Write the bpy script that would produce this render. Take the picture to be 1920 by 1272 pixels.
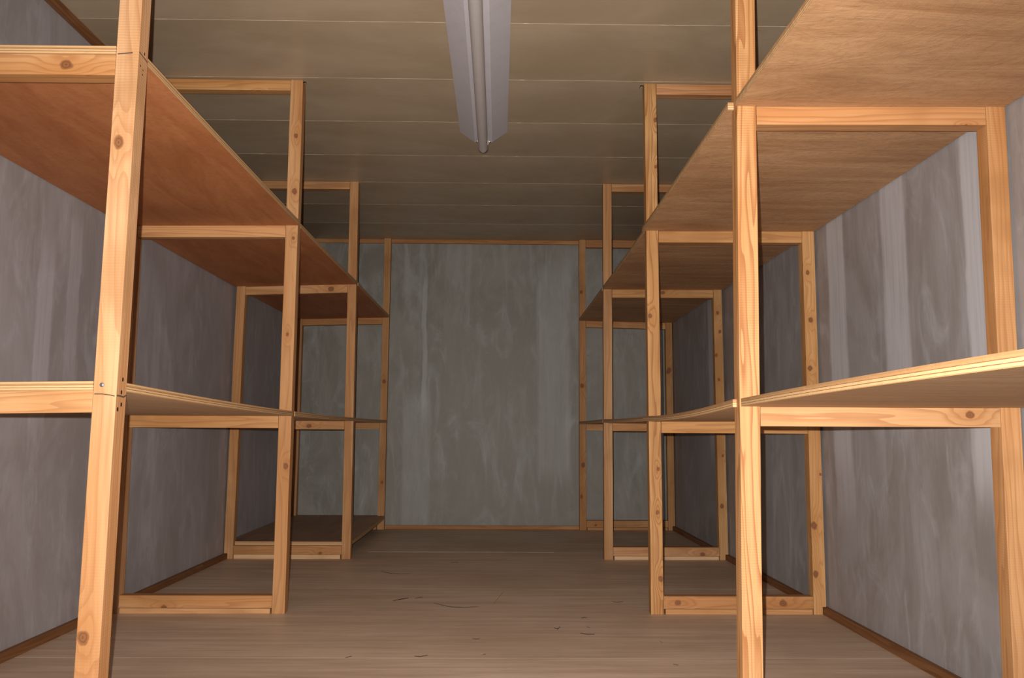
import bpy, bmesh, math, random
from mathutils import Matrix, Vector

for o in list(bpy.data.objects): bpy.data.objects.remove(o)
SC = bpy.context.scene
COL = SC.collection
H = 2.2                                   # ceiling height

# ------------------------------------------------------------------ camera
F_PX, PITCH, YAW, ROLL, CZ = 1607.5, .109, .0151, -.0048, .7171
ca, sa = math.cos(YAW), math.sin(YAW); cb, sb = math.cos(PITCH), math.sin(PITCH); cc, sc = math.cos(ROLL), math.sin(ROLL)
RM = Matrix(((cc,0,-sc),(0,1,0),(sc,0,cc))) @ Matrix(((1,0,0),(0,cb,sb),(0,-sb,cb))) @ Matrix(((ca,-sa,0),(sa,ca,0),(0,0,1)))
right, fwd, up = RM[0], RM[1], RM[2]
CAM = Vector((0,0,CZ))
cam = bpy.data.cameras.new('camera'); camo = bpy.data.objects.new('camera', cam); COL.objects.link(camo)
camo.matrix_world = Matrix(((right.x,up.x,-fwd.x,CAM.x),(right.y,up.y,-fwd.y,CAM.y),(right.z,up.z,-fwd.z,CAM.z),(0,0,0,1)))
cam.sensor_fit = 'HORIZONTAL'; cam.sensor_width = 36; cam.lens = F_PX/1920*36; cam.clip_start = .02
SC.camera = camo

# ------------------------------------------------------------------ world, flash, exposure
w = bpy.data.worlds.new('world'); SC.world = w; w.use_nodes = True
w.node_tree.nodes['Background'].inputs[0].default_value = (1,.97,.95,1)
w.node_tree.nodes['Background'].inputs[1].default_value = .36
FL = bpy.data.lights.new('camera_flash', 'SPOT'); FL.energy = 470; FL.color = (1,.955,.90)
FL.shadow_soft_size = .004; FL.spot_size = math.radians(108); FL.spot_blend = 1.0
fo = bpy.data.objects.new('camera_flash', FL); COL.objects.link(fo)
m = camo.matrix_world.copy(); m.translation = CAM + right*-.026 + up*.027 + fwd*.0
fo.matrix_world = m
vs = SC.view_settings; SC.display_settings.display_device = 'sRGB'
vs.view_transform = 'Standard'; vs.look = 'None'; vs.gamma = 1; vs.use_curve_mapping = False; vs.exposure = 0.13

# ------------------------------------------------------------------ node helpers
class NT:
    def __init__(s, name, rough=.6, spec=.3):
        s.m = bpy.data.materials.new(name); s.m.use_nodes = True; s.t = s.m.node_tree
        s.b = s.t.nodes['Principled BSDF']; s.b.inputs['Roughness'].default_value = rough
        s.b.inputs['Specular IOR Level'].default_value = spec
    def n(s, typ, ins=None, **kw):
        nd = s.t.nodes.new(typ)
        for k, v in kw.items(): setattr(nd, k, v)
        for k, v in (ins or {}).items():
            if isinstance(v, bpy.types.NodeSocket): s.t.links.new(v, nd.inputs[k])
            else: nd.inputs[k].default_value = v
        return nd
    def math(s, op, a, b=0.0, c=0.0): return s.n('ShaderNodeMath', {0:a,1:b,2:c}, operation=op).outputs[0]
    def vm(s, op, a, b=(0,0,0), out=0):
        return s.n('ShaderNodeVectorMath', {0:a,1:b}, operation=op).outputs[out]
    def obj(s): return s.n('ShaderNodeTexCoord').outputs['Object']
    def noise(s, vec, scale=1, detail=4, rough=.55, dist=0):
        return s.n('ShaderNodeTexNoise', {'Vector':vec,'Scale':scale,'Detail':detail,'Roughness':rough,'Distortion':dist}).outputs[0]
    def mr(s, v, a, b, c=0.0, d=1.0, smooth=True):
        return s.n('ShaderNodeMapRange', {0:v,1:a,2:b,3:c,4:d}, interpolation_type='SMOOTHSTEP' if smooth else 'LINEAR').outputs[0]
    def mix(s, f, a, b, blend='MIX'):
        nd = s.n('ShaderNodeMix', {}, data_type='RGBA', blend_type=blend)
        for k, v in ((0,f),(6,a),(7,b)):
            if isinstance(v, bpy.types.NodeSocket): s.t.links.new(v, nd.inputs[k])
            else: nd.inputs[k].default_value = v if k == 0 else (*v, 1)
        return nd.outputs[2]
    def ramp(s, f, stops):
        nd = s.n('ShaderNodeValToRGB', {0:f}); e = nd.color_ramp.elements
        while len(e) < len(stops): e.new(.5)
        for el, (p, c) in zip(e, stops): el.position = p; el.color = (*c, 1)
        return nd.outputs[0]
    def color(s, c): 
        if isinstance(c, bpy.types.NodeSocket): s.t.links.new(c, s.b.inputs['Base Color'])
        else: s.b.inputs['Base Color'].default_value = (*c, 1)
    def bump(s, h, strength=.2, dist=.002):
        nd = s.n('ShaderNodeBump', {'Strength':strength,'Distance':dist,'Height':h}); s.t.links.new(nd.outputs[0], s.b.inputs['Normal'])

def pine(name, axis, seed, knots=(), tone=(1,1,1), strong=1.0, saw=0.0):
    """sawn pine: growth rings stretched along `axis`, knots = (local x, y, z, radius)"""
    k = NT(name, .62, .25); P = k.obj()
    rnd = random.Random(seed)
    off = (rnd.uniform(-9,9), rnd.uniform(-9,9), rnd.uniform(-9,9))
    sc_ = {'x':(1.1,16,16),'y':(16,1.1,16),'z':(16,16,1.1)}[axis]
    sf = {'x':(5,160,160),'y':(160,5,160),'z':(160,160,5)}[axis]
    kn = {'x':(.8,1,1),'y':(1,.8,1),'z':(1,1,.8)}[axis]; kh = {'x':(.42,1,1),'y':(1,.42,1),'z':(1,1,.42)}[axis]
    ph = rnd.uniform(.2,1.3); dirv = {'x':(0,math.cos(ph),math.sin(ph)),'y':(math.cos(ph),0,math.sin(ph)),'z':(math.cos(ph),math.sin(ph),0)}[axis]
    base = k.vm('ADD', P, off)
    big = k.noise(k.vm('MULTIPLY', base, sc_), 1, 2, .5)
    core = halo = None; ringd = None
    for (x, y, z, r) in knots:
        rel = k.vm('SUBTRACT', P, (x,y,z)); wb = k.noise(k.vm('ADD', base, (x*7,y*7,z*7)), .55/r, 2, .5)
        d = k.math('MULTIPLY', k.vm('LENGTH', k.vm('MULTIPLY', rel, kn), out=1), k.mr(wb, .25, .75, .72, 1.3, False))
        dh = k.vm('LENGTH', k.vm('MULTIPLY', rel, kh), out=1)
        c_ = k.mr(d, r*.95, r*.68); h_ = k.mr(dh, r*3.0, r*.4)
        core = c_ if core is None else k.math('MAXIMUM', core, c_)
        halo = h_ if halo is None else k.math('MAXIMUM', halo, h_)
        rd = k.math('DIVIDE', d, r); ringd = rd if ringd is None else k.math('MINIMUM', ringd, rd)
    fld = k.math('ADD', k.math('MULTIPLY', big, 6.5 if strong < 1.2 else 8.5), k.math('MULTIPLY', k.vm('DOT_PRODUCT', base, dirv, out=1), 75.0 if strong < 1.2 else 48.0))
    if halo is not None: fld = k.math('ADD', fld, k.math('MULTIPLY', halo, 1.8))
    fr = k.math('FRACT', fld)
    ring = k.mr(fr, .45, .97)                                   # slow early wood, sharp late wood line
    ring = k.math('MULTIPLY', ring, k.mr(fr, 1.0, .965))
    fine = k.noise(k.vm('MULTIPLY', base, sf), 1, 2, .6)
    broad = k.noise(k.vm('MULTIPLY', base, tuple(.55*q for q in sc_)), 1.3, 3, .5)
    A = (.410,.192,.068); B = (.515,.285,.130); D = (.255,.090,.026)
    A, B, D = [tuple(c*t for c, t in zip(q, tone)) for q in (A, B, D)]
    col = k.mix(k.mr(broad, .34, .66), A, B)
    col = k.mix(k.mr(k.noise(k.vm('ADD', base, (3,5,1)), 2.3, 3, .6), .56, .72, 0, .5), col, tuple(c*1.12 for c in B))
    col = k.mix(k.math('MULTIPLY', ring, .50*strong), col, D)
    col = k.mix(k.mr(fine, .35, .75, 0, .22), col, D)
    blot = k.noise(k.vm('ADD', P, off), 3.1, 3, .6)
    col = k.mix(k.mr(blot, .50, .68, 0, .55), col, tuple(c*.74 for c in A))
    if core is not None:
        col = k.mix(k.math('MULTIPLY', halo, .40), col, (.36*tone[0],.145*tone[1],.042*tone[2]))
        rg = k.mr(k.math('SINE', k.math('MULTIPLY', ringd, 16.0)), -.4, .9)
        kc = k.mix(k.math('MULTIPLY', rg, .6), (.20,.075,.027), (.075,.028,.012))
        col = k.mix(k.math('MULTIPLY', core, .9), col, kc)
    hgt = k.math('ADD', fine, k.math('MULTIPLY', ring, -.4))
    if saw:                                                     # ripples left by the band saw
        zc = k.n('ShaderNodeSeparateXYZ', {0:k.vm('ADD', P, k.vm('MULTIPLY', k.vm('SUBTRACT', k.n('ShaderNodeTexNoise', {'Vector':P,'Scale':30.0}).outputs[1], (.5,.5,.5)), (0,0,.004)))}).outputs[2]
        rp = k.math('MULTIPLY', k.mr(k.math('SINE', k.math('MULTIPLY', zc, 960.0)), -.2, 1), k.mr(k.noise(k.vm('MULTIPLY', P, (8,8,2.2)), 1, 2), .42, .6))
        col = k.mix(k.math('MULTIPLY', rp, saw), col, D); hgt = k.math('SUBTRACT', hgt, rp)
    k.color(col); k.bump(hgt, .25, .0012)
    return k.m

def veneer(name, seed, a, b, axis='y', scale=1.0, top_dark=False, relief=.25):
    """plywood: face veneer top and bottom, glued layers on the edge (vertex attribute t runs 0..1 through the thickness)"""
    k = NT(name, .6, .25); P = k.vm('ADD', k.obj(), (seed*1.7, seed*.9, 0))
    st = (14,2.2,14) if axis == 'y' else (2.2,14,14)
    n1 = k.noise(k.vm('MULTIPLY', P, tuple(q*scale*.45 for q in st)), 1, 6, .68, 1.6)
    n2 = k.noise(k.vm('MULTIPLY', P, (60,60,60)), 1, 3, .6)
    n3 = k.noise(P, 2.2, 4, .6)
    col = k.mix(k.mr(n1, .3, .7), a, b)
    col = k.mix(k.mr(n3, .45, .75, 0, .35), col, tuple(q*.66 for q in a))
    col = k.mix(k.mr(n2, .45, .75, 0, .25), col, tuple(q*.6 for q in a))
    t = k.n('ShaderNodeAttribute', attribute_name='t').outputs['Fac']
    L, D, M_ = (.58,.365,.18), (.18,.08,.032), (.38,.205,.09)
    nd = k.n('ShaderNodeValToRGB', {0:t}); nd.color_ramp.interpolation = 'CONSTANT'
    stops = [(0,M_),(.10,L),(.29,D),(.35,M_),(.38,L),(.57,D),(.63,M_),(.80,L),(.93,M_)] if not top_dark else [(0,M_),(.08,L),(.28,D),(.34,L),(.56,D),(.62,M_),(.80,tuple(q*.85 for q in M_))]
    e = nd.color_ramp.elements
    while len(e) < len(stops): e.new(.5)
    for el, (p, c) in zip(e, stops): el.position = p; el.color = (*c, 1)
    eg = k.mix(k.mr(k.noise(k.vm('MULTIPLY', P, (40,40,500)), 1, 3), .4, .75, 0, .4), nd.outputs[0], (.42,.24,.11))
    N = k.n('ShaderNodeSeparateXYZ', {0:k.n('ShaderNodeTexCoord').outputs['Normal']}).outputs[2]
    face = k.mr(k.math('ABSOLUTE', N), .5, .8)
    k.color(k.mix(face, eg, col)); k.bump(k.math('ADD', n1, k.math('MULTIPLY', k.noise(k.vm('MULTIPLY', P, (9,9,9)), 1, 6, .7, 2.0), .8)), relief, .004)
    return k.m

def plaster(name, base, pale, dark, streak, seed, bands=(), bx='y'):
    """brushed grey coating: cloudy patches, vertical brush streaks, pale rolled bands at given places along the wall"""
    k = NT(name, .5, .35); P0 = k.obj(); P = k.vm('ADD', P0, (seed, seed*.7, seed*.3))
    cl = k.noise(k.vm('MULTIPLY', P, (3.2,3.2,1.7)), 1, 6, .66, 1.1); c2 = k.noise(k.vm('MULTIPLY', P, (6.5,6.5,2.6)), 1, 5, .65, 1.4)
    st = k.noise(k.vm('MULTIPLY', P, (8,8,1.3)), 1, 5, .62, .9)
    fs = k.noise(k.vm('MULTIPLY', P, (70,70,3.0)), 1, 3, .6, .3)
    sp = k.noise(k.vm('MULTIPLY', P, (17,17,5)), 1, 4, .7, 1.6)
    col = k.mix(k.mr(cl, .36, .66), dark, base)
    col = k.mix(k.mr(c2, .5, .74, 0, .5), col, pale)
    col = k.mix(k.math('MULTIPLY', k.mr(st, .5, .76), streak), col, pale)
    col = k.mix(k.mr(fs, .55, .85, 0, .14), col, pale)
    col = k.mix(k.mr(fs, .42, .2, 0, .14), col, tuple(c*.7 for c in dark))
    col = k.mix(k.mr(sp, .72, .84, 0, .5), col, tuple(min(1,c*1.35) for c in pale))
    col = k.mix(k.mr(sp, .30, .22, 0, .35), col, tuple(c*.6 for c in dark))
    sep = k.n('ShaderNodeSeparateXYZ', {0:P0}); u = sep.outputs[1 if bx == 'y' else 0]; z = sep.outputs[2]
    wob = k.mr(k.noise(k.vm('MULTIPLY', P, (0,0,3.0)), 1, 3), 0, 1, -.035, .035, False)
    for (c, hw, z0, z1, s_) in bands:
        d = k.math('ABSOLUTE', k.math('SUBTRACT', k.math('ADD', u, wob), c))
        mk = k.math('MULTIPLY', k.mr(d, hw, hw*.72), k.math('MULTIPLY', k.mr(z, z0-.12, z0+.1), k.mr(z, z1+.1, z1-.1)))
        mk = k.math('MULTIPLY', mk, k.mr(fs, .2, .6, .55, 1))
        col = k.mix(k.math('MULTIPLY', mk, s_), col, tuple(min(1,q*1.12) for q in pale))
    k.color(col); k.bump(k.math('ADD', k.math('MULTIPLY', st, .5), fs), .18, .002)
    k.t.links.new(k.mr(cl, .3, .7, .42, .62), k.b.inputs['Roughness'])
    return k.m

def plain(name, col, rough=.5, spec=.4, metal=0, var=.12):
    k = NT(name, rough, spec); k.b.inputs['Metallic'].default_value = metal
    n_ = k.noise(k.obj(), 22, 4, .6); k.color(k.mix(k.mr(n_, .35, .75, 0, 1), col, tuple(c*(1-var) for c in col)))
    return k.m

# ------------------------------------------------------------------ mesh helpers
def link(o, parent=None):
    COL.objects.link(o)
    if parent is not None:                 # locations are given in the world; keep them there under the parent
        o.parent = parent; q = parent
        while q is not None: o.location = o.location-q.location; q = q.parent
    return o
def mesh_obj(name, verts, faces, mat, parent=None, loc=(0,0,0), bevel=0, smooth=False, attr=None):
    me = bpy.data.meshes.new(name); me.from_pydata(verts, [], faces); me.update()
    if attr is not None:
        a = me.attributes.new('t', 'FLOAT', 'POINT'); a.data.foreach_set('value', attr)
    bm = bmesh.new(); bm.from_mesh(me); bmesh.ops.recalc_face_normals(bm, faces=bm.faces)
    if bevel: bmesh.ops.bevel(bm, geom=[e for e in bm.edges if len(e.link_faces)==2 and e.calc_face_angle(0)>.5], offset=bevel, segments=2, affect='EDGES', profile=.6)
    if smooth:
        for f in bm.faces: f.smooth = True
    bm.to_mesh(me); bm.free(); me.materials.append(mat)
    o = bpy.data.objects.new(name, me); o.location = loc
    return link(o, parent)
BF = [(0,3,2,1),(4,5,6,7),(0,1,5,4),(1,2,6,5),(2,3,7,6),(3,0,4,7)]
def box8(name, p, mat, parent=None, bevel=.0015):
    """p: 8 world corners (bottom ring, top ring); origin goes to the middle of the bottom ring"""
    o = sum((Vector(q) for q in p[:4]), Vector())/4
    return mesh_obj(name, [Vector(q)-o for q in p], BF, mat, parent, o, bevel)
def ring(x0, x1, y0, y1, z): return [(x0,y0,z),(x1,y0,z),(x1,y1,z),(x0,y1,z)]
def box(name, x0, x1, y0, y1, z0, z1, mat, parent=None, bevel=.0015):
    return box8(name, ring(x0,x1,y0,y1,z0)+ring(x0,x1,y0,y1,z1), mat, parent, bevel)
def struct(o): o['kind'] = 'structure'; return o
def tag(o, label, cat, group=None):
    o['label'] = label; o['category'] = cat
    if group: o['group'] = group
    return o
def empty(name, loc):
    e = bpy.data.objects.new(name, None); e.empty_display_size = .1; e.location = loc; return link(e)

# ------------------------------------------------------------------ layout of the room (metres)
WL, WR = -1.556, 1.326                     # coated wall faces
Y0, YB = -.9, 6.535                        # open end behind the camera, back wall
XL, XR, BL, BR = -.8371, .6098, -1.4949, 1.2653    # aisle faces of front posts, inner faces of rear posts
PW = .0506; PD = .050
YL = [1.887, 3.503, 4.980, 6.475]          # left frames (front faces)
YR = [.66, 2.143, 3.503, 4.980, 6.475]     # right frames

# ------------------------------------------------------------------ room shell
mat_wl = plaster('coating_left_wall', (.345,.312,.318), (.46,.44,.465), (.285,.255,.252), .45, 1.3,
                 [(2.93,.06,.75,1.32,.55),(3.12,.05,.9,1.5,.4),(3.9,.05,.5,1.3,.25)])
mat_wr = plaster('coating_right_wall', (.315,.290,.290), (.45,.435,.455), (.245,.223,.215), .45, 7.7,
                 [(3.31,.095,.62,1.75,.9),(2.815,.10,.75,1.75,.75),(2.33,.06,.62,1.62,.95),(3.30,.10,.4,.75,.45),(2.35,.06,.55,.8,.7),(5.33,.06,.6,1.6,.8),(3.6,.05,.9,1.5,.35)])
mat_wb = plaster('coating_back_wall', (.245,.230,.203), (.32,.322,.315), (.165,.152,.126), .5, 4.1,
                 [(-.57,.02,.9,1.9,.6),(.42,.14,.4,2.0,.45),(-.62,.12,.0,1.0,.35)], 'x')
wall_l = struct(box('wall_left', WL-.06, WL, Y0, YB+.06, -.05, H+.05, mat_wl, None, 0))
wall_r = struct(box('wall_right', WR, WR+.06, Y0, YB+.06, -.05, H+.05, mat_wr, None, 0))
wall_b = struct(box('wall_back', WL, WR, YB, YB+.06, -.05, H+.05, mat_wb, None, 0))
# origins at world zero keep the band positions in metres
for o in (wall_l, wall_r, wall_b):
    o.data.transform(Matrix.Translation(o.location)); o.location = (0,0,0)

# floor: plywood sheets butted together on a base
k = NT('floor_plywood', .55, .35); P = k.obj(); 
r = k.noise(k.vm('MULTIPLY', P, (1.3,20,1)), 1, 5, .62, .6); g = k.noise(k.vm('MULTIPLY', P, (6,150,1)), 1, 3, .6)
cl = k.noise(P, 1.1, 5, .6); dk = k.noise(k.vm('MULTIPLY', P, (2.2,34,1)), 1, 4, .7, .8)
col = k.mix(k.mr(r, .3, .7), (.49,.345,.245), (.66,.50,.375)); col = k.mix(k.mr(cl, .42, .68, 0, .5), col, (.41,.29,.205))
col = k.mix(k.mr(g, .4, .75, 0, .35), col, (.34,.23,.155)); col = k.mix(k.mr(dk, .60, .76, 0, .65), col, (.24,.15,.095))
col = k.mix(k.mr(dk, .38, .24, 0, .55), col, (.70,.56,.44))
k.color(col); k.bump(g, .2, .001); k.t.links.new(k.mr(cl, .3, .7, .42, .62), k.b.inputs['Roughness']); mat_floor = k.m
mat_base = plain('subfloor_dark', (.10,.07,.05), .8)
floor = struct(box('floor', WL, WR, Y0, YB, -.05, -.018, mat_base, None, 0))
seams = [Y0, .40, 1.62, 2.84, 4.06, 5.28, YB]
for i in range(len(seams)-1):
    xs = [WL+.002, WR-.002]
    for a, b in zip(xs, xs[1:]):
        f_ = box('floor_sheet', a+.0007, b-.0007, seams[i]+.0004, seams[i+1]-.0004, -.0175, 0, mat_floor, floor, .0005)
# ragged pale edge where the far sheet meets its neighbour
rd = random.Random(5); V_, F_ = [], []
for j in range(41):
    x = -.78+1.12*j/40; hw = .0015+.006*rd.random()**2*math.sin(math.pi*(j+.5)/41)
    V_ += [(x,-hw,.0002),(x,0,.0011),(x,hw,.0002)]
    if j: q = 3*j; F_ += [(q-3,q-2,q+1,q),(q-2,q-1,q+2,q+1)]
mesh_obj('splintered_edge', V_, F_, plain('raw_splinters', (.80,.66,.52), .7, .2), floor, (0,5.28,0))
# ceiling: half-metre panels with beads of filler in the joints
k = NT('ceiling_panel', .42, .42); P = k.obj()
a_ = k.noise(k.vm('MULTIPLY', P, (1.2,2.0,1)), 1, 5, .6, .6); b_ = k.noise(k.vm('MULTIPLY', P, (2,90,1)), 1, 3, .6); c_ = k.noise(P, 9, 5, .7)
col = k.mix(k.mr(a_, .3, .7), (.36,.272,.175), (.45,.352,.245)); col = k.mix(k.mr(b_, .4, .8, 0, .2), col, (.31,.235,.155))
col = k.mix(k.mr(c_, .68, .8, 0, .35), col, (.55,.47,.37)); k.color(col); k.bump(a_, .05, .004)
k.t.links.new(k.mr(c_, .3, .7, .34, .5), k.b.inputs['Roughness']); mat_ceil = k.m
k = NT('joint_filler', .7, .2); P = k.obj(); n_ = k.noise(k.vm('MULTIPLY', P, (7,1,1)), 1, 5, .7)
k.color(k.mix(k.mr(n_, .52, .68), (.38,.295,.20), (.66,.58,.46))); mat_fill = k.m
ceil = struct(box('ceiling', WL, WR, Y0, YB, H+.018, H+.05, mat_base, None, 0))
cs = [2.978 + .5035*i for i in range(-7, 7)] + [YB]
cs[0] = Y0
for i in range(len(cs)-1):
    box('ceiling_panel', WL+.002, WR-.002, cs[i]+.0012, cs[i+1]-.0012, H, H+.0175, mat_ceil, ceil, .001)
    if i:
        # an uneven bead of filler, proud of the joint
        rd = random.Random(i); vs_, fs_ = [], []; n = 60
        for j in range(n+1):
            x = WL+.03+(WR-WL-.06)*j/n; hw = .0012+.0016*rd.random()**2; zz = H-.0003-.0008*rd.random()
            vs_ += [(x,-hw,H+.001),(x,0,zz),(x,hw,H+.001)]
            if j: q = 3*j; fs_ += [(q-3,q-2,q+1,q),(q-2,q-1,q+2,q+1)]
        mesh_obj('joint_bead', vs_, fs_, mat_fill, ceil, (0,cs[i],0))
# trims
def pm(name, axis, seed, tone=(1,1,1), knots=(), strong=1): return pine(name, axis, seed, knots, tone, strong)
dark_t = (.44,.37,.34)
mt_side = pm('stained_batten_side', 'y', 50, dark_t); mt_b = pm('pine_batten_back', 'x', 51, (.92,.9,.85))
def wedge(name, xw, xi, z0, z1, y0, y1, mat):   # batten with a chamfered inner edge
    s = 1 if xi > xw else -1; c = .008*s; zs = .008 if z1 < 1 else -.008; lo, hi = (z0, z1) if z1 < 1 else (z1, z0)
    prof = [(xw,lo),(xi,lo),(xi,hi-zs),(xi-c,hi),(xw,hi)]
    v = [(x,y,z) for y in (y0,y1) for x, z in prof]; n = 5
    f = [tuple(range(n)), tuple(range(2*n-1,n-1,-1))]+[(i,(i+1)%n,n+(i+1)%n,n+i) for i in range(n)]
    return struct(mesh_obj(name, v, f, mat))
wedge('baseboard_left', WL, WL+.024, 0, .028, Y0, YB-.022, mt_side)
wedge('baseboard_right', WR, WR-.024, 0, .028, Y0, YB-.022, mt_side)
wedge('trim_1', WL, WL+.026, H-.026, H, Y0, YB-.022, mt_side)
wedge('trim_2', WR, WR-.026, H-.026, H, Y0, YB-.022, mt_side)
struct(box('baseboard_back', WL, WR, YB-.020, YB, 0, .026, mt_b))
struct(box('trim_3', WL, WR, YB-.020, YB, H-.030, H, mt_b))
struct(box('trim_4', 1.212, 1.252, YB-.006, YB, .07, 1.53, plain('pale_strip', (.58,.61,.65), .5)))

# ------------------------------------------------------------------ shelving
LEAN = {'L1':(-.0055,.017),'L2':(-.0048,-.0001),'L3':(.0018,-.0045),'L4':(-.0065,.0026),
        'M1':(-.0093,.0082),'M2':(-.0011,.0009),'M3':(.001,-.0059),'M4':(.0028,.0034),
        'R0':(0,0),'M0':(0,0),'S1':(-.004,.004),'S4':(0,.002),
        'R1':(-.017,.0131),'R2':(.0024,.0014),'R3':(-.0031,.0044),'R4':(-.0028,.0016),'S2':(-.0018,-.0069),'S3':(-.0048,.0135)}
def lean(k_, z): a, b = LEAN[k_]; return a+(b-a)*z/H
H1 = {'L1':.8157,'L2':.7904,'L3':.7899,'L4':.7977,'R0':.806,'R1':.7953,'R2':.7779,'R3':.7882,'R4':.7944}
H2 = {'L1':1.5814,'L2':1.5792,'L3':1.589,'L4':1.594,'R0':1.578,'R1':1.5757,'R2':1.5693,'R3':1.5704,'R4':1.5788}
H2B = {'L1':1.580,'L2':1.574,'L3':1.5707,'L4':1.578,'R0':1.582,'R1':1.581,'R2':1.572,'R3':1.5717,'R4':1.568}
H1B = dict(H1); H1B['L1'] = .806
H0 = {k_:.08 for k_ in H1}; H0['L3'] = .084; H0['L4'] = .090
T = .010                                    # half thickness of the plywood
# knots seen on the faces towards the camera: key -> (x, z, radius), metres
KN = {}
KPX = {
 'L1':[(222,267,14),(155,1196,14)], 'L2':[(555,254,5),(552,359,6),(550,447,4),(539,627,4),(536,874,6)], 'L4':[(720,716,4),(716,905,3)],
 'R2':[(1219,593,6),(1234,880,4),(1233,961,5),(1239,1086,6),(1229,225,5),(1230,313,4)], 'R4':[(1090,548,4),(1091,724,5),(1093,873,5),(1090,932,4)],
 'M1':[], 'M2':[(1514,511,5),(1520,601,5),(1519,691,5),(1526,985,7),(1530,1077,7),(1538,890,3)],
 'M3':[(1345,587,4),(1350,622,4),(1343,666,4),(1348,712,3),(1355,855,3),(1354,950,5)], 'M4':[(1254,696,6)], 'S2':[(240,900,6)],
 'L1u':[(124,121,13)], 'R1m':[(1819,779,10)], 'L2b':[(307,1140,6)], 'R2b':[(1271,1131,7),(1468,1132,8)], 'L3u':[(621,542,6)],
 'L3m':[(580,799,5)], 'R3u':[(1243,549,5)], 'R3b':[(1317,1040,5)], 'R4b':[(1117,985,3)], 'L3b':[(600,1038,4)], 'L2t':[(485,172,4)], 'R1u':[(1812,236,5)]}
def unproject(u, v, y):                      # place of a mark on the plane of a frame, in metres
    d = RM.transposed() @ Vector(((u-960)/F_PX, 1, -(v-636)/F_PX)); return d*(y/d.y)+CAM
YF = {**{'L%d'%(i+1):y for i, y in enumerate(YL)}, **{'R%d'%i:y for i, y in enumerate(YR)}}
YF.update({'S'+k_[1]:y for k_, y in list(YF.items()) if k_[0]=='L'}); YF.update({'M'+k_[1]:y for k_, y in list(YF.items()) if k_[0]=='R'})
def knots_for(key, origin):
    y = YF[key[:2]]; out = []
    for u, v, rpx in KPX.get(key, []):
        p = unproject(u, v, y); out.append((p.x-origin[0], p.y-origin[1], p.z-origin[2], rpx*y/F_PX*.92))
    return out
seed = [100]
TONES = {'L1':(1.06,1.10,1.24),'R1':(1.02,1.0,.95),'M1':(1.06,1.03,1.0),'R3':(1.0,1.04,1.1),'L3':(.98,.98,.98),'L4':(.95,.93,.85),'R4':(.92,.88,.80),'M3':(.97,.98,.88),'M4':(.92,.90,.78)}
def rtone(key):
    if key in TONES: return TONES[key]
    r_ = random.Random(key); a = r_.uniform(.93,1.05); return (a, a*r_.uniform(.96,1.02), a*r_.uniform(.88,1.04))
def make_post(rack, key):
    y = YF[key]; front = key[0] in 'LR'; left = key[0] in 'LS'
    xi = {'L':XL,'R':XR,'S':BL,'M':BR}[key[0]]; s = -1 if left else 1          # the post extends from xi away from the aisle
    a, b = LEAN[key]; seed[0] += 1
    o = Vector((xi+s*PW/2, y, 0))
    mat = pine('pine_post_'+key.lower(), 'z', seed[0], knots_for(key, o), rtone(key), 1.5 if key in ('R1','R2') else .75, .28 if key in ('R1',) else (.10 if key in ('L1','M1') else 0))
    n = 10; rd = random.Random(seed[0]); V, Fc = [], []
    notch = not front
    for i in range(n+1):                     # rings with a hint of sawmill unevenness
        z = H*i/n-(.001 if i==n else 0); dx = a+(b-a)*z/H; j = [rd.uniform(-.0008,.0008) for _ in range(4)]
        if i in (0, n): j = [0]*4
        xs = [xi+dx, xi+dx+s*PW]
        V += [(xs[0]+j[0],y+j[1],z),(xs[1]+j[2],y,z),(xs[1]+j[2],y+PD+j[3],z),(xs[0]+j[0],y+PD,z)]
        if i: q = 4*i; Fc += [(q-4+t,q-4+(t+1)%4,q+(t+1)%4,q+t) for t in range(4)]
    Fc += [(0,1,2,3), tuple(4*n+t for t in range(4))]
    if notch:                                # cut back over the baseboard
        xm = (WL+.0255) if left else (WR-.0255); zc = .030
        V[0:4] = [(xi+a,y,0),(xm,y,0),(xm,y+PD,0),(xi+a,y+PD,0)]
        m_ = len(V); V += [(xm,y,zc),(xm,y+PD,zc),(xi+a+s*PW,y,zc),(xi+a+s*PW,y+PD,zc)]
        Fc = [f for f in Fc if not (max(f) < 8 and min(f) < 4)]
        Fc += [(0,1,2,3),(1,2,m_+1,m_),(m_,m_+1,m_+3,m_+2),(m_+2,m_+3,6,5),(0,3,7,4),(0,1,m_,m_+2,5,4),(3,2,m_+1,m_+3,6,7)]
    return mesh_obj('post', [Vector(v)-o for v in V], Fc, mat, rack, o, .0014)
def make_bar(rack, fk, z_f, z_b, key, hgt=.0485, depth=.048):
    """crossbar from front to rear post, top at z_f / z_b"""
    left = fk[0] == 'L'; bk = ('S' if left else 'M')+fk[1]; y = YF[fk]; g = .0012; s = -1 if left else 1
    x0 = (XL if left else XR)+s*(PW+g)+lean(fk, z_f); x1 = (BL if left else BR)-s*g+lean(bk, z_b); seed[0] += 1
    p = [(x0,y,z_f-hgt),(x1,y,z_b-hgt),(x1,y+depth,z_b-hgt),(x0,y+depth,z_f-hgt),(x0,y,z_f),(x1,y,z_b),(x1,y+depth,z_b),(x0,y+depth,z_f)]
    o = sum((Vector(q) for q in p[:4]), Vector())/4
    mat = pine('pine_bar_'+key.lower(), 'x', seed[0], knots_for(key, o), rtone(key), .9)
    return mesh_obj('crossbar', [Vector(q)-o for q in p], BF, mat, rack, o, .0014)
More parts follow.
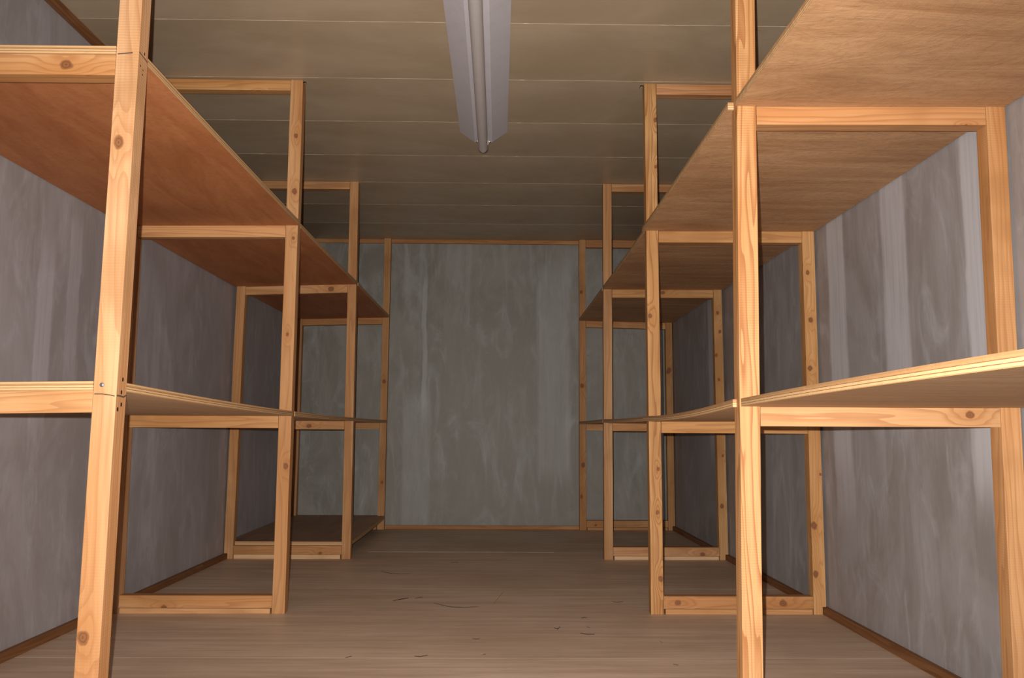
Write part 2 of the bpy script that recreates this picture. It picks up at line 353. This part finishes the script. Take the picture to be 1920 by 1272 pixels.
def make_board(rack, ka, kb, hf, hb, mat, over=0.0, sag=0.0, near_flush=False, far_end=False):
    left = ka[0] == 'L'; s = -1 if left else 1
    ya, yb = YF[ka], YF[kb]; y0 = ya if near_flush else ya+PD/2+.001; y1 = (yb+PD-.001) if far_end else yb+PD/2-.001
    z = (hf[ka]+hf[kb])/2; c = .0015
    ba, bb = ('S' if left else 'M')+ka[1], ('S' if left else 'M')+kb[1]
    X = lambda base, kk: base+lean(kk, z)
    xe = (XL if left else XR)-s*(over+.0005)+(lean(ka,z)+lean(kb,z))/2          # aisle edge
    xw = (WL+.006) if left else (WR-.006)
    nts = []                                 # notches (xlo, xhi, ylo, yhi) round the four posts
    for kk, y in ((ka,ya),(kb,yb)):
        x_ = X(XL if left else XR, kk); nts.append((x_-s*.0006 if over > .004 else x_-s*.05, x_+s*(PW+c), y-c, y+PD+c))
    for kk, y in ((ba,ya),(bb,yb)):
        x_ = X(BL if left else BR, kk); nts.append((x_-s*c, x_+s*(PW+.03), y-c, y+PD+c))
    nts = [(min(a,b), max(a,b), c0, d) for a, b, c0, d in nts]
    xs = {xe, xw}; ysd = {y0, y1}
    lo, hi = min(xe,xw), max(xe,xw)
    for a, b, c0, d in nts:
        for q in (a,b):
            if lo < q < hi: xs.add(q)
        for q in (c0,d):
            if y0 < q < y1: ysd.add(q)
    if near_flush and over > .004: pass
    for i in range(1, 12): ysd.add(ya+PD+.02+(yb-ya-PD-.04)*i/12)
    xs.add((xe+xw)/2); xs = sorted(xs); ysd = sorted(ysd)
    def inside(x, y): return any(a-1e-6 < x < b+1e-6 and c0-1e-6 < y < d+1e-6 for a, b, c0, d in nts)
    cell = {(i,j) for i in range(len(xs)-1) for j in range(len(ysd)-1) if not inside((xs[i]+xs[i+1])/2, (ysd[j]+ysd[j+1])/2)}
    def zz(x, y):
        t = min(1,max(0,(y-ya)/(yb-ya))); u = (x-xe)/(xw-xe)
        f_ = hf[ka]*(1-t)+hf[kb]*t; b_ = hb[ka]*(1-t)+hb[kb]*t
        return f_*(1-u)+b_*u-sag*4*t*(1-t)*(1-.5*u)
    V, idx, att = [], {}, []
    org = Vector(((xe+xw)/2, (y0+y1)/2, z))
    def vid(i, j, top):
        if (i,j,top) not in idx:
            idx[i,j,top] = len(V); V.append(Vector((xs[i],ysd[j],zz(xs[i],ysd[j])+(T if top else -T)))-org); att.append(1.0 if top else 0.0)
        return idx[i,j,top]
    Fc = []
    for i, j in cell:
        Fc.append([vid(i,j,1),vid(i+1,j,1),vid(i+1,j+1,1),vid(i,j+1,1)]); Fc.append([vid(i,j,0),vid(i,j+1,0),vid(i+1,j+1,0),vid(i+1,j,0)])
        for (di,dj,A,B) in ((-1,0,(i,j),(i,j+1)),(1,0,(i+1,j+1),(i+1,j)),(0,-1,(i+1,j),(i,j)),(0,1,(i,j+1),(i+1,j+1))):
            if (i+di,j+dj) not in cell: Fc.append([vid(*A,0),vid(*B,0),vid(*B,1),vid(*A,1)])
    return mesh_obj('shelf_board', V, Fc, mat, rack, org, 0, False, att)

left_rack = tag(empty('shelving_rack', ((XL+BL)/2, YL[0], 0)), 'pine shelving rack along the left wall, with a low third board at its far end', 'shelving', 'pine shelving racks')
right_rack = tag(empty('shelving_rack', ((XR+BR)/2, YR[0], 0)), 'pine shelving rack along the right wall, its upper shelf running out overhead', 'shelving', 'pine shelving racks')
posts = {}
for k_ in ('L1','L2','L3','L4','S1','S2','S3','S4'): posts[k_] = make_post(left_rack, k_)
for k_ in ('R0','R1','R2','R3','R4','M0','M1','M2','M3','M4'): posts[k_] = make_post(right_rack, k_)
for fk in ('L1','L2','L3','L4','R0','R1','R2','R3','R4'):
    rk = left_rack if fk[0] == 'L' else right_rack
    make_bar(rk, fk, H1[fk]-T-.0005, H1B[fk]-T-.0005, fk+'m'); make_bar(rk, fk, H2[fk]-T-.0005, H2B[fk]-T-.0005, fk+'u')
    if fk != 'L4': make_bar(rk, fk, H-.002, H-.002, fk+'t', .046 if fk != 'R4' else .058)
    make_bar(rk, fk, H0[fk]-T-.0005 if fk in ('L3','L4') else .0705, H0[fk]-T-.0005 if fk in ('L3','L4') else .0705, fk+'b')
    # packing strip under the bottom bar
    left = fk[0] == 'L'; s = -1 if left else 1
    a = (XL if left else XR)+s*(PW+.008)+lean(fk,0); b = (BL if left else BR)-s*.004+lean(('S' if left else 'M')+fk[1],0)
    st = pine('packing_strip_'+fk.lower(), 'x', 300+ord(fk[0])+int(fk[1]), (), (1.3,1.65,2.2) if fk in ('R3','L3') else (.98,.98,.95), .4)
    box('packing_strip', min(a,b), max(a,b), YF[fk]+.001, YF[fk]+.045, 0, .0205 if fk not in ('L3','L4') else H0[fk]-T-.050, st, rk)
ply_red = veneer('red_brown_plywood', 1, (.36,.122,.040), (.47,.185,.072))
ply_mid = veneer('tan_plywood', 5, (.58,.385,.225), (.68,.475,.30))
ply_warm = veneer('warm_plywood', 9, (.38,.195,.092), (.52,.30,.155), 'x', 1.0, True, .8)
ply_tan = veneer('tan_plywood_banded', 23, (.50,.315,.175), (.60,.40,.24), 'x', 1.0, True)
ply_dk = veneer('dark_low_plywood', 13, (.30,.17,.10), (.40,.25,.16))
for a, b, fl, fe in (('L1','L2',1,0),('L2','L3',0,0),('L3','L4',0,1)):
    make_board(left_rack, a, b, H2, H2B, ply_red, 0, .003, fl, fe)['label'] = 'red-brown plywood upper shelf board'
    make_board(left_rack, a, b, H1, H1B, ply_mid, 0, .004 if a == 'L1' else .002, fl, fe)['label'] = 'tan plywood middle shelf board'
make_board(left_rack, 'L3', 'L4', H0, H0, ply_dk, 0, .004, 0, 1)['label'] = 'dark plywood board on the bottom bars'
for a, b, fl, fe, ov, sg in (('R0','R1',1,0,0,-.004),('R1','R2',1,0,.014,.012),('R2','R3',0,0,.0,.004),('R3','R4',0,1,.0,.002)):
    make_board(right_rack, a, b, H2, H2B, ply_warm, ov, .002, fl and a == 'R0', fe)['label'] = 'warm brown plywood upper shelf board'
    make_board(right_rack, a, b, H1, H1B, ply_tan, ov, sg, fl and a == 'R0', fe)['label'] = 'tan plywood middle shelf board'

# ------------------------------------------------------------------ marks and fixings on the near left post
mat_dark = plain('dark_hole', (.02,.012,.008), .9, .1); mat_steel = plain('galvanised_steel', (.42,.42,.42), .35, .5, .9)
mat_ink = plain('pencil_line', (.09,.055,.035), .8, .1)
def disc(name, c, r, nrm, mat, parent, prof, rz=1.0):
    """small turned piece on a face: prof = [(radius factor, height)]; nrm '-y' or '+x'"""
    n = 14; V, Fc = [], []
    for rf, h_ in prof:
        for i in range(n):
            a = 2*math.pi*i/n; u, v = math.cos(a)*r*rf, math.sin(a)*r*rf*rz
            V.append((u,-h_,v) if nrm == '-y' else (h_,u,v))
    for k_ in range(len(prof)-1):
        for i in range(n): Fc.append((k_*n+i,k_*n+(i+1)%n,(k_+1)*n+(i+1)%n,(k_+1)*n+i))
    Fc += [tuple(range(n)), tuple((len(prof)-1)*n+i for i in range(n))]
    return mesh_obj(name, V, Fc, mat, parent, c)
P1 = posts['L1']
def onf(u, v): p = unproject(u, v, YL[0]); return (p.x, YL[0], p.z)
def ona(v, dy):                              # on the aisle face, at picture height v, dy behind the front face
    p = unproject(230, v, YL[0]+dy); return (XL+lean('L1', p.z), YL[0]+dy, p.z)
dome = [(1,-.001),(1,.0012),(.8,.0024),(.4,.003)]
disc('nail_head', onf(191.5,722), .0052, '-y', mat_steel, P1, dome)
for v, dy in ((712,.027),(736,.024),(759,.027),(768,.010),(101,.030),(123,.012),(131,.026),(139,.026)):
    disc('nail_hole', ona(v,dy), .0032, '+x', mat_dark, P1, [(1,-.001),(1,.0004),(.6,.0006)], 1.5)
def line(parent, pts, w, nrm, mat, name='pencil_line'):
    o = Vector(pts[0]); V, Fc = [], []; d = Vector((0,-.0006,0)) if nrm == '-y' else Vector((.0006,0,0))
    for p in pts:
        q = Vector(p)-o; V += [q+Vector((0,0,-w))-d, q+Vector((0,0,-w))+d, q+Vector((0,0,w))+d, q+Vector((0,0,w))-d]
    for i in range(len(pts)-1): a = 4*i; Fc += [(a+t,a+(t+1)%4,a+4+(t+1)%4,a+4+t) for t in range(4)]
    Fc += [(0,1,2,3), tuple(len(V)-4+t for t in range(4))]
    return mesh_obj(name, V, Fc, mat, parent, o)
line(P1, [onf(177,739), onf(190,739), onf(206,741), onf(215,743)], .0012, '-y', mat_ink)
line(P1, [ona(742,.002), ona(743,.02), ona(745,.036), ona(742,.047)], .0016, '+x', mat_ink)
line(P1, [onf(221,101), onf(235,100), onf(249,99)], .0013, '-y', mat_ink)
line(P1, [ona(97,.002), ona(104,.018), ona(111,.034), ona(117,.048)], .0016, '+x', mat_ink)

# ------------------------------------------------------------------ fluorescent batten on the ceiling
mat_white = plain('white_enamel', (.58,.56,.60), .4, .5, 0, .06); mat_tube = plain('unlit_tube_glass', (.50,.46,.45), .45, .5, 0, .05)
mat_cap = plain('bright_metal_cap', (.85,.85,.85), .12, .5, 1.0, .03); mat_sock = plain('white_plastic', (.78,.77,.76), .3, .5, 0, .04)
LX, LY0, LY1 = -.083, 2.25, 4.105
lamp = tag(empty('fluorescent_light', (LX, (LY0+LY1)/2, H)), 'unlit white fluorescent batten with a single tube on the ceiling', 'ceiling light')
def prism(name, prof, y0, y1, mat, parent, bevel=.001):
    n = len(prof); o = Vector((LX,(y0+y1)/2,H)); hy = (y1-y0)/2
    V = [(x,s_*hy,z) for s_ in (-1,1) for x, z in prof]
    Fc = [tuple(range(n)), tuple(range(2*n-1,n-1,-1))]+[(i,(i+1)%n,n+(i+1)%n,n+i) for i in range(n)]
    return mesh_obj(name, V, Fc, mat, parent, o, bevel)
prism('reflector', [(-.1175,-.0005),(-.1175,-.004),(-.046,-.055),(-.043,-.0575),(.043,-.0575),(.046,-.055),(.1175,-.004),(.1175,-.0005)], LY0, LY1, mat_white, lamp)
TZ = H-.090; TR = .0235
def tube(name, y0, y1, prof, mat, parent, n=28):
    o = Vector((LX-.002,(y0+y1)/2,TZ)); V, Fc = [], []
    for dy, rr in prof:
        for i in range(n): a = 2*math.pi*i/n; V.append((math.cos(a)*rr, dy-(y0+y1)/2, math.sin(a)*rr))
    for k_ in range(len(prof)-1):
        for i in range(n): Fc.append((k_*n+i,k_*n+(i+1)%n,(k_+1)*n+(i+1)%n,(k_+1)*n+i))
    Fc += [tuple(range(n)), tuple((len(prof)-1)*n+i for i in range(n))]
    return mesh_obj(name, V, Fc, mat, parent, o, 0, True)
tb = tube('glass_tube', LY0+.02, LY1-.012, [(LY0+.02,TR),(LY0+.021,TR),(LY0+.022,TR),(3.2,TR),(LY1-.014,TR),(LY1-.013,TR),(LY1-.012,TR)], mat_tube, lamp)
for ya, yb in ((LY0+.004,LY0+.024),(LY1-.016,LY1+.006)):
    e0, e1 = (yb, ya) if ya < 3 else (ya, yb); dd = e1-e0
    tube('end_cap', min(ya,yb), max(ya,yb), [(e0,TR+.0006),(e0+dd*.7,TR+.0009),(e0+dd*.88,TR-.002),(e1,TR-.007)], mat_cap, lamp)
for ys in (LY0+.012, LY1-.012):
    prism('lamp_holder', [(-.026,-.056),(-.026,-.072),(-.012,-.092),(.010,-.092),(.024,-.072),(.024,-.056)], ys-.011, ys+.011, mat_sock, lamp)
    for sx in (-1, 1):
        o = Vector((LX+sx*.030, ys-.001, H-.0575)); n = 12; V = []; Fc = []
        for rr, zz_ in ((.0065,.001),(.0065,-.003),(.004,-.006),(.0015,-.007)):
            for i in range(n): a = 2*math.pi*i/n; V.append((math.cos(a)*rr, math.sin(a)*rr, zz_))
        for q in range(3):
            for i in range(n): Fc.append((q*n+i,q*n+(i+1)%n,(q+1)*n+(i+1)%n,(q+1)*n+i))
        Fc += [tuple(range(n)), tuple(3*n+i for i in range(n))]
        mesh_obj('screw', V, Fc, mat_cap, lamp, o, 0, True)

# ------------------------------------------------------------------ scuffs on the floor sheets
mat_scuff = plain('dark_scuff', (.05,.033,.025), .8, .1)
def floor_pt(u, v): d = RM.transposed() @ Vector(((u-960)/F_PX, 1, -(v-636)/F_PX)); return d*(-CZ/d.z)+CAM
def scuff(pts, wd):
    P_ = [floor_pt(*p) for p in pts]; o = P_[0].copy(); V, Fc = [], []; n = len(P_)
    for i, p in enumerate(P_):
        w_ = wd*(.35+.65*math.sin(math.pi*(i+.5)/n)); q = p-o
        V += [(q.x,q.y-w_,.0001),(q.x,q.y,.0006),(q.x,q.y+w_,.0001)]
        if i: a = 3*i; Fc += [(a-3,a-2,a+1,a),(a-2,a-1,a+2,a+1)]
    mesh_obj('scuff_mark', V, Fc, mat_scuff, floor, o)
for pts, wd in (([(714,1071),(722,1074),(735,1076),(752,1077),(772,1076)],.006),([(813,1131),(828,1135),(848,1139),(870,1140),(897,1138)],.005),
    ([(737,1127),(752,1124),(766,1122)],.010),([(778,1123),(786,1121),(793,1121)],.006),([(648,1234),(656,1232),(660,1231)],.005),
    ([(777,1231),(788,1232),(802,1229)],.005),([(845,1056),(853,1055),(861,1056)],.006),([(1039,1178),(1046,1180),(1050,1176)],.007),
    ([(1088,1188),(1100,1190),(1115,1190)],.006),([(1090,1160),(1096,1158),(1101,1160)],.005),([(1100,1176),(1106,1178)],.005),
    ([(1147,1129),(1156,1130),(1168,1129)],.006),([(886,1198),(893,1199),(900,1198)],.004),([(1236,1202),(1242,1206)],.005),
    ([(926,1133),(934,1122),(944,1110)],.004),([(1128,1181),(1130,1184)],.004),([(1262,1246),(1272,1248)],.004),([(905,1228),(911,1227)],.004)):
    scuff(pts, wd)

# bent nails left at the heads of two posts
for key, x in (('L2', XL+.004), ('R2', XR-.006)):
    n = 8; V, Fc = [], []; path = [(-.004,0,-.012),(.004,-.006,-.011),(.012,-.012,-.016),(.015,-.016,-.026)]
    if key == 'R2': path = [(-a, b, c) for a, b, c in path]
    for px, py, pz in path:
        for i in range(n): a = 2*math.pi*i/n; V.append((px, py+math.cos(a)*.0022, pz+math.sin(a)*.0022))
    for q in range(len(path)-1):
        for i in range(n): Fc.append((q*n+i,q*n+(i+1)%n,(q+1)*n+(i+1)%n,(q+1)*n+i))
    Fc += [tuple(range(n)), tuple((len(path)-1)*n+i for i in range(n))]
    mesh_obj('bent_nail', V, Fc, mat_dark, posts[key], (x, YF[key]+.003, H))
